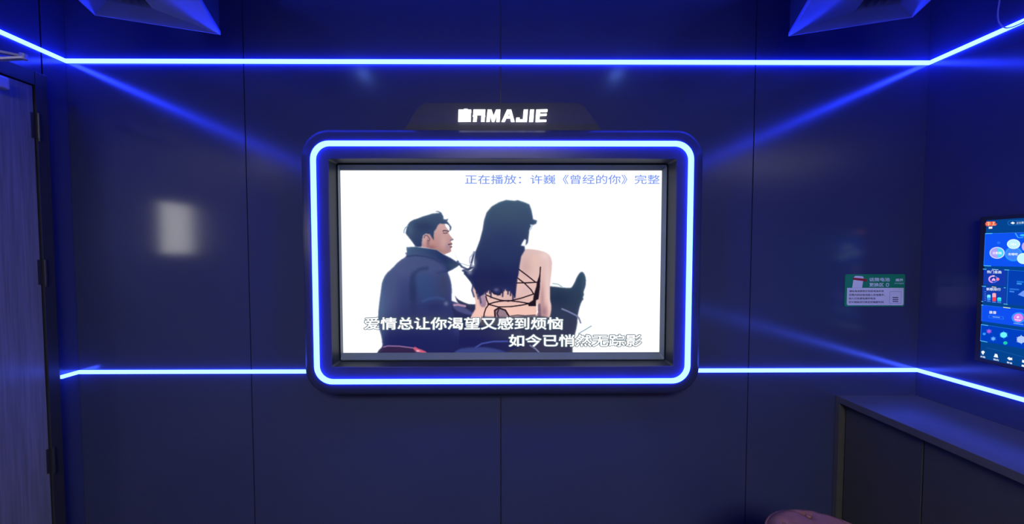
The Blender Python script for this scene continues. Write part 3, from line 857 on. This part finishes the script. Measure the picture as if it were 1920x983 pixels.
# song tiles
ui_text('热门金曲', *T2(312, 168), *T2(578, 222), 0.6, (225, 235, 255))
ring_ui('chart', *T2(425, 332), 6.2, 9.2, 0.78, (220, 150, 240), 3, 100, 260); ring_ui('chart', *T2(425, 332), 6.2, 9.2, 0.78, (246, 206, 220), 3, 190, 290)
ring_ui('chart', *T2(425, 332), 6.8, 8.8, 0.78, (90, 120, 240), 3, -60, 100); ui_poly('chart', ell(*T2(510, 332), 3.0, 2.9)[::-1], (246, 130, 160), 4)
ui_poly('icon', [T2(398, 360), T2(468, 362), T2(465, 338), T2(435, 308), T2(402, 336)], (250, 180, 235), 4)
ui_text('新歌排行', *T2(302, 488), *T2(565, 540), 0.8, (225, 235, 255))
for x0, x1, yt, yb, c1, c2 in ((312, 376, 618, 722, (120, 235, 250), (50, 150, 245)), (408, 476, 588, 738, (250, 170, 190), (240, 70, 90)), (500, 572, 668, 744, (60, 235, 235), (30, 200, 225))):
    ym = (yt + yb) / 2
    ui_poly('chart_bar', [T2(x0, ym), T2(x1, ym), T2(x1, yt + 12), T2(x1 - 14, yt), T2(x0 + 14, yt), T2(x0, yt + 12)], c1, 3)
    ui_poly('chart_bar', [T2(x0 + 8, yb), T2(x1 - 8, yb), T2(x1, yb - 12), T2(x1, ym), T2(x0, ym), T2(x0, yb - 12)], c2, 3)
    ui_line('lettering', [T2(x0, yb + 16), T2(x1, yb + 22)], (80, 140, 235), 3, 0.0016)
for yy in (562, 602, 640, 680, 718): ui_line('chart_tick', [T2(262, yy), T2(292, yy + 3)], (90, 140, 225), 3, 0.0012)
for xa, ya_, xb, yb2, c in ((860, 375, 985, 385, (30, 120, 225)), (860, 412, 950, 420, (60, 150, 235)), (725, 512, 900, 525, (40, 110, 220)), (725, 555, 812, 565, (60, 130, 230))):
    ui_line('lettering', [T2(xa, ya_), T2(xb, yb2)], c, 3, 0.0030)
ui_poly('icon', [T2(880, 618), T2(1010, 665), T2(1010, 540), T2(975, 545)], (106, 150, 250), 3)
ui_text('录音', *T2(352, 915), *T2(485, 968), 0.6, (245, 250, 255))
ui_line('status_outline', [T3(288, 50), T3(288, 12), T3(505, 32), T3(512, 75), T3(288, 50)], (40, 120, 240), 3, 0.0010); ui_line('lettering', [T3(345, 36), T3(455, 46)], (120, 170, 245), 3, 0.0018)
disc(*T3(745, 50), 13.2, 10.0, (50, 160, 250), (70, 130, 250), 3); disc(*T3(745, 50), 9.0, 7.6, (235, 120, 225), (214, 130, 235), 5.5); ui_poly('icon', ell(*T3(742, 40), 2.2, 1.9)[::-1], (255, 230, 255), 8)
ui_line('lettering', [T3(690, 78), T3(790, 90)], (240, 220, 255), 8, 0.0018); ui_line('lettering', [T3(665, 134), T3(819, 155)], (100, 160, 250), 3, 0.0022)


def star(cx, cy, r, ry, n, col, k):
    pts = []
    for i in range(n * 2):
        a = math.pi * i / n + 0.5; q = r if i % 2 == 0 else r * 0.55
        pts.append((cx + q * math.cos(a), cy + q * ry * math.sin(a)))
    ui_poly('menu_star', pts[::-1], col, k)


star(*T3(290, 258), 7, .85, 6, (60, 70, 215), 3); star(*T3(290, 258), 5, .85, 8, (176, 96, 220), 4)
star(*T3(356, 372), 6.5, .85, 6, (40, 110, 240), 3); star(*T3(356, 372), 4.6, .85, 8, (110, 180, 250), 4)
star(*T3(516, 314), 9.2, .85, 6, (40, 150, 240), 3); ui_poly('menu_star', ell(*T3(516, 314), 7.0, 5.6, 6)[::-1], (110, 244, 250), 4)
star(*T3(785, 385), 11, .85, 6, (110, 150, 240), 3); ui_poly('menu_star', ell(*T3(785, 385), 8.4, 7, 8)[::-1], (176, 200, 250), 4)
ui_poly('menu_star', ell(*T3(216, 298), 3, 2.4)[::-1], (50, 150, 250), 3); ui_poly('menu_star', ell(*T3(540, 437), 4, 3.2)[::-1], (30, 200, 170), 3)
# bottom icons
ui_line('panel_corner', [T3(250, 512), T3(470, 560), T3(819, 655)], (16, 90, 175), 2, 0.0010)
ui_poly('icon', ell(*T3(197, 578), 3.2, 2.6)[::-1], (240, 248, 255), 3); ui_poly('icon', [T3(186, 612), T3(208, 616), T3(212, 585), T3(184, 585)], (240, 248, 255), 4)
ui_poly('icon', [T3(360, 652), T3(430, 664), T3(424, 640), T3(415, 610), T3(380, 602), T3(372, 632)], (240, 248, 255), 3)
ui_poly('icon', [T3(568, 672), T3(600, 702), T3(652, 698), T3(640, 680), T3(652, 668), T3(605, 662), T3(600, 650)], (240, 248, 255), 3)
ui_poly('icon', [T3(797, 735), T3(840, 748), T3(840, 705), T3(800, 695)], (240, 248, 255), 3)
ui_text('点歌', *T3(156, 628), *T3(236, 654), 2.2, (230, 240, 255)); ui_text('我的', *T3(357, 672), *T3(440, 700), 2.2, (230, 240, 255)); ui_text('静音', *T3(566, 720), *T3(648, 746), 2.4, (230, 240, 255))
ui_line('lettering', [T3(792, 782), T3(850, 798)], (230, 240, 255), 3, 0.004)

# ------------------------------------------------------------------ green notice on the front wall
YN = YW - 0.0030
nt = empty('battery_notice', (onY(1640, 575, YW).x, YW, onY(1640, 575, YW).z), 'small green and white notice about changing microphone batteries, on the wall left of the touchscreen', 'notice')
GREEN = mat('green_print', (0.012, 0.30, 0.13), rough=0.4); WHITE = mat('white_print', (0.84, 0.84, 0.88), rough=0.45); RED = mat('red_print', (0.45, 0.02, 0.03), rough=0.45)
INK = mat('dark_blue_print', (0.06, 0.06, 0.14), rough=0.5); PALE = mat('pale_print', (0.70, 0.86, 0.80), rough=0.5); BLUEL = mat('blue_line_print', (0.22, 0.25, 0.50), rough=0.5)
x0, x1, z0, z1 = rect_px(1584.2, 1696.4, 514.4, 575.0, YN)
m = MB(); lp = rrect(x0, x1, z0, z1, 0.009, 5)
m.loft([[(x, YW - 0.0004, z) for x, z in lp], [(x, YN, z) for x, z in lp]], 0, True, True, True)
bk = m.build('backing', GREEN, nt)


def N(x, y): return (1570 + x / 10.92, 500 + y / 10.92)


def np_(name, pts, mt, k, par=None):
    mb = MB(); P = [onY(*N(*p), YN) for p in pts]; poly_on([(p.x, YN - 0.0004 * k, p.z) for p in P], mb); return mb.build(name, mt, par or bk)


np_('text_panel', [(197, 437), (1357, 437), (1352, 775), (1330, 793), (215, 793), (190, 772)][::-1], WHITE, 1)
np_('battery_picture', [(300, 435), (505, 435), (538, 230), (520, 202), (490, 196), (375, 192), (345, 205), (335, 225)], WHITE, 1)
np_('red_band', [(318, 272), (530, 296), (600, 322), (585, 290), (612, 262), (540, 248), (326, 226)], RED, 2)


def ntext(body, xa, ya_, xb, yb2, mt, off=0.0):
    a, b = N(xa, ya_); c, d = N(xb, yb2)
    return text_on('lettering', body, front_quad(a, c, b, d, YN), mt, bk, 0.0012, off, off, 6)


ntext('话筒电池', 645, 226, 1070, 306, PALE, 0.03); ntext('更换区', 648, 332, 945, 414, PALE, 0.03)
for R_ in ([(1000, 340), (1045, 340), (1058, 355), (1050, 400), (1038, 412), (1000, 412), (990, 400), (992, 355)],):
    inner = [(1012, 358), (1036, 358), (1042, 366), (1036, 392), (1030, 398), (1012, 398), (1006, 390), (1006, 366)]
    mb = MB(); O = [onY(*N(*p), YN) for p in R_]; I = [onY(*N(*p), YN) for p in inner]
    mb.loft([[(p.x, YN - 0.0008, p.z) for p in O], [(p.x, YN - 0.0008, p.z) for p in I]]); mb.build('battery_symbol', PALE, bk)
ntext('魔界', 1182, 246, 1345, 306, PALE, 0.04); ntext('MAJIE', 1170, 332, 1355, 364, PALE, 0.01)
ntext('请在电池更换区取新电池并将', 238, 484, 945, 524, INK, 0.01); ntext('话筒内的旧电池放入充电箱中，', 234, 558, 965, 604, INK, 0.01)
ntext('装入已充满电源的电池', 230, 632, 775, 674, INK, 0.01); ntext('您可继续进行疯狂的嗨麦时间', 226, 706, 940, 750, INK, 0.01)
mb = MB(); O = [onY(*N(*p), YN) for p in [(1070, 520), (1085, 508), (1295, 508), (1308, 522), (1302, 742), (1288, 758), (1075, 758), (1062, 744)]]
cx_ = sum((p.x for p in O)) / 8; cz_ = sum((p.z for p in O)) / 8
mb.loft([[(p.x, YN - 0.0008, p.z) for p in O], [(cx_ + (p.x - cx_) * .96, YN - 0.0008, cz_ + (p.z - cz_) * .96) for p in O]]); mb.build('outline', BLUEL, bk)
for yy in (636, 678, 716): np_('printed_line', [(1128, yy + 9), (1245, yy + 9), (1245, yy - 9), (1128, yy - 9)], INK, 2)

# ------------------------------------------------------------------ cable hanging in front of the right wall
XCB = XR - 0.016
ppx = [(1890, -70), (1878, -25), (1873.5, 5), (1870.8, 24), (1872.5, 40), (1878.5, 48.5), (1886, 52.3), (1893, 51.8), (1905, 48.0), (1920, 40.8), (1950, 24), (1990, -10), (2040, -75)]
pts = [onX(x, y, XCB) for x, y in ppx]
fine = []
for i in range(len(pts) - 1):
    p0, p1, p2, p3 = pts[max(i - 1, 0)], pts[i], pts[i + 1], pts[min(i + 2, len(pts) - 1)]
    for k in range(6):
        t = k / 6
        fine.append(0.5 * ((2 * p1) + (p2 - p0) * t + (2 * p0 - 5 * p1 + 4 * p2 - p3) * t * t + (3 * p1 - p0 - 3 * p2 + p3) * t ** 3))
fine.append(pts[-1])
fine = [Vector((XCB, fine[0].y, ZC - 0.001))] + fine + [Vector((XCB, fine[-1].y, ZC - 0.001))]
m = MB(); m.tube(fine, 0.0022, 8)
tag(m.build('hanging_cable', CABLE, None, smooth=True), 'thin pale cable hanging in a loop from the ceiling in front of the right wall', 'cable')

# ------------------------------------------------------------------ round leather stool
SX, SY, SR, SZ = 1.165, 0.955, 0.219, 0.50
stl = empty('round_stool', (SX, SY, 0), 'round dusky pink leather stool with a buttoned seat in front of the sideboard', 'stool')
nb = 8; ba = [math.radians(90 - 6 + 45 * i) for i in range(nb)]; br = 0.168


def seat_h(x, y):
    r = math.hypot(x, y); t = min(1, r / SR)
    z = 0.0 - 0.030 * max(0, (t - 0.80) / 0.20) ** 2.2
    for a in ba:
        bx_, by_ = br * math.cos(a), br * math.sin(a); d = math.hypot(x - bx_, y - by_)
        z -= 0.008 * math.exp(-(d / 0.020) ** 2)
        # creases from the button to the rim, left and right, and inwards
        for da in (0.42, -0.42):
            ex_, ey_ = (SR * 1.0) * math.cos(a + da), (SR * 1.0) * math.sin(a + da)
            ux, uy = ex_ - bx_, ey_ - by_; L = ux * ux + uy * uy
            tt = max(0, min(1, ((x - bx_) * ux + (y - by_) * uy) / L))
            d = math.hypot(x - bx_ - tt * ux, y - by_ - tt * uy); z -= 0.003 * math.exp(-(d / 0.006) ** 2)
        tt = max(0, min(1, (x * bx_ + y * by_) / (br * br)))
        d = math.hypot(x - tt * bx_, y - tt * by_); z -= 0.0015 * math.exp(-(d / 0.008) ** 2)
    return z


n = 144; rings = 56
loops = []
for i in range(1, rings + 1):
    r = SR * (i / rings)
    loops.append([(SX + r * math.cos(2 * math.pi * k / n), SY + r * math.sin(2 * math.pi * k / n), SZ + seat_h(r * math.cos(2 * math.pi * k / n), r * math.sin(2 * math.pi * k / n))) for k in range(n)])
ez = SZ - 0.030
for dr, dz in ((0.003, -0.012), (0.004, -0.05), (0.0, -0.085), (-0.012, -0.10)):
    loops.append([(SX + (SR + dr) * math.cos(2 * math.pi * k / n), SY + (SR + dr) * math.sin(2 * math.pi * k / n), ez + dz) for k in range(n)])
m = MB(); m.loft(loops, 0, True, True, True); m.build('seat', LEATHER, stl, smooth=True)
m = MB(); m.tube([(SX + (SR + 0.001) * math.cos(2 * math.pi * k / 96), SY + (SR + 0.001) * math.sin(2 * math.pi * k / 96), ez - 0.004) for k in range(97)], 0.005, 8); m.build('piping', LEATHER, stl, smooth=True)
for a in ba:
    m = MB(); c = Vector((SX + br * math.cos(a), SY + br * math.sin(a), SZ - 0.008))
    lp = []
    for t in range(5):
        e_ = math.pi / 2 * t / 5; lp.append([(c.x + 0.009 * math.cos(e_) * math.cos(2 * math.pi * k / 14), c.y + 0.009 * math.cos(e_) * math.sin(2 * math.pi * k / 14), c.z + 0.005 * math.sin(e_)) for k in range(14)])
    m.loft(lp, 0, True, True, True); m.build('button', LEATHER, stl, smooth=True)
m = MB()
prof = [(0.17, 0.366), (0.03, 0.36), (0.028, 0.05), (0.06, 0.03), (0.19, 0.014), (0.195, 0.0)]
m.loft([[(SX + r * math.cos(2 * math.pi * k / 40), SY + r * math.sin(2 * math.pi * k / 40), z) for k in range(40)] for r, z in prof], 0, True, True, True)
m.build('pedestal', BLACKPL, stl, smooth=False)

# ------------------------------------------------------------------ added white fill lamp behind the camera, and recessed downlights
lp_ = empty('fill_lamp', (0, -1.8, ZC), 'added white fill lamp on the ceiling behind the camera, with a dark baffle shading the upper wall', 'ceiling light')
m = MB()
la, lb = [[(x, y, z) for x, y in ((-w_, -1.8 - h_), (w_, -1.8 - h_), (w_, -1.8 + h_), (-w_, -1.8 + h_))] for w_, h_, z in ((0.94, 0.54, 0), (0.90, 0.50, 0))]
m.loft([[(p[0], p[1], z) for p in l] for l, z in ((la, ZC - 0.0006), (la, ZC - 0.055), (lb, ZC - 0.055), (lb, ZC - 0.02))])
m.build('baffle', ACSIDE, lp_)  # unseen baffle, shaped to keep the added fill off the upper wall
m = MB(); m.box(-0.898, 0.898, -2.298, -1.302, ZC - 0.024, ZC - 0.0006); m.build('diffuser', emit('fill_lamp_diffuser', (1.0, 0.96, 0.92), FILL_LAMP), lp_)
for X, nm in ((-1.13, 'left'), (0.98, 'right')):
    sp_o = empty('downlight', (X, 0.63, ZC), 'small dim blue recessed ceiling downlight to the %s of the room centre' % nm, 'ceiling light', 'recessed downlights')
    m = MB(); m.loft([[(X + r * math.cos(2 * math.pi * k / 32), 0.63 + r * math.sin(2 * math.pi * k / 32), z) for k in range(32)] for r, z in ((0.055, ZC - 0.0006), (0.055, ZC - 0.008), (0.045, ZC - 0.010), (0.040, ZC - 0.004))])
    m.build('ring', ACWHITE, sp_o)
    m = MB(); m.loft([[(X + r * math.cos(2 * math.pi * k / 32), 0.63 + r * math.sin(2 * math.pi * k / 32), ZC - 0.005) for k in range(32)] for r in (0.0405, 0.002)], 0, True, False, True)
    m.build('lens', emit('downlight_lens', (0.8, 1.6, 6.0), 6.0), sp_o)
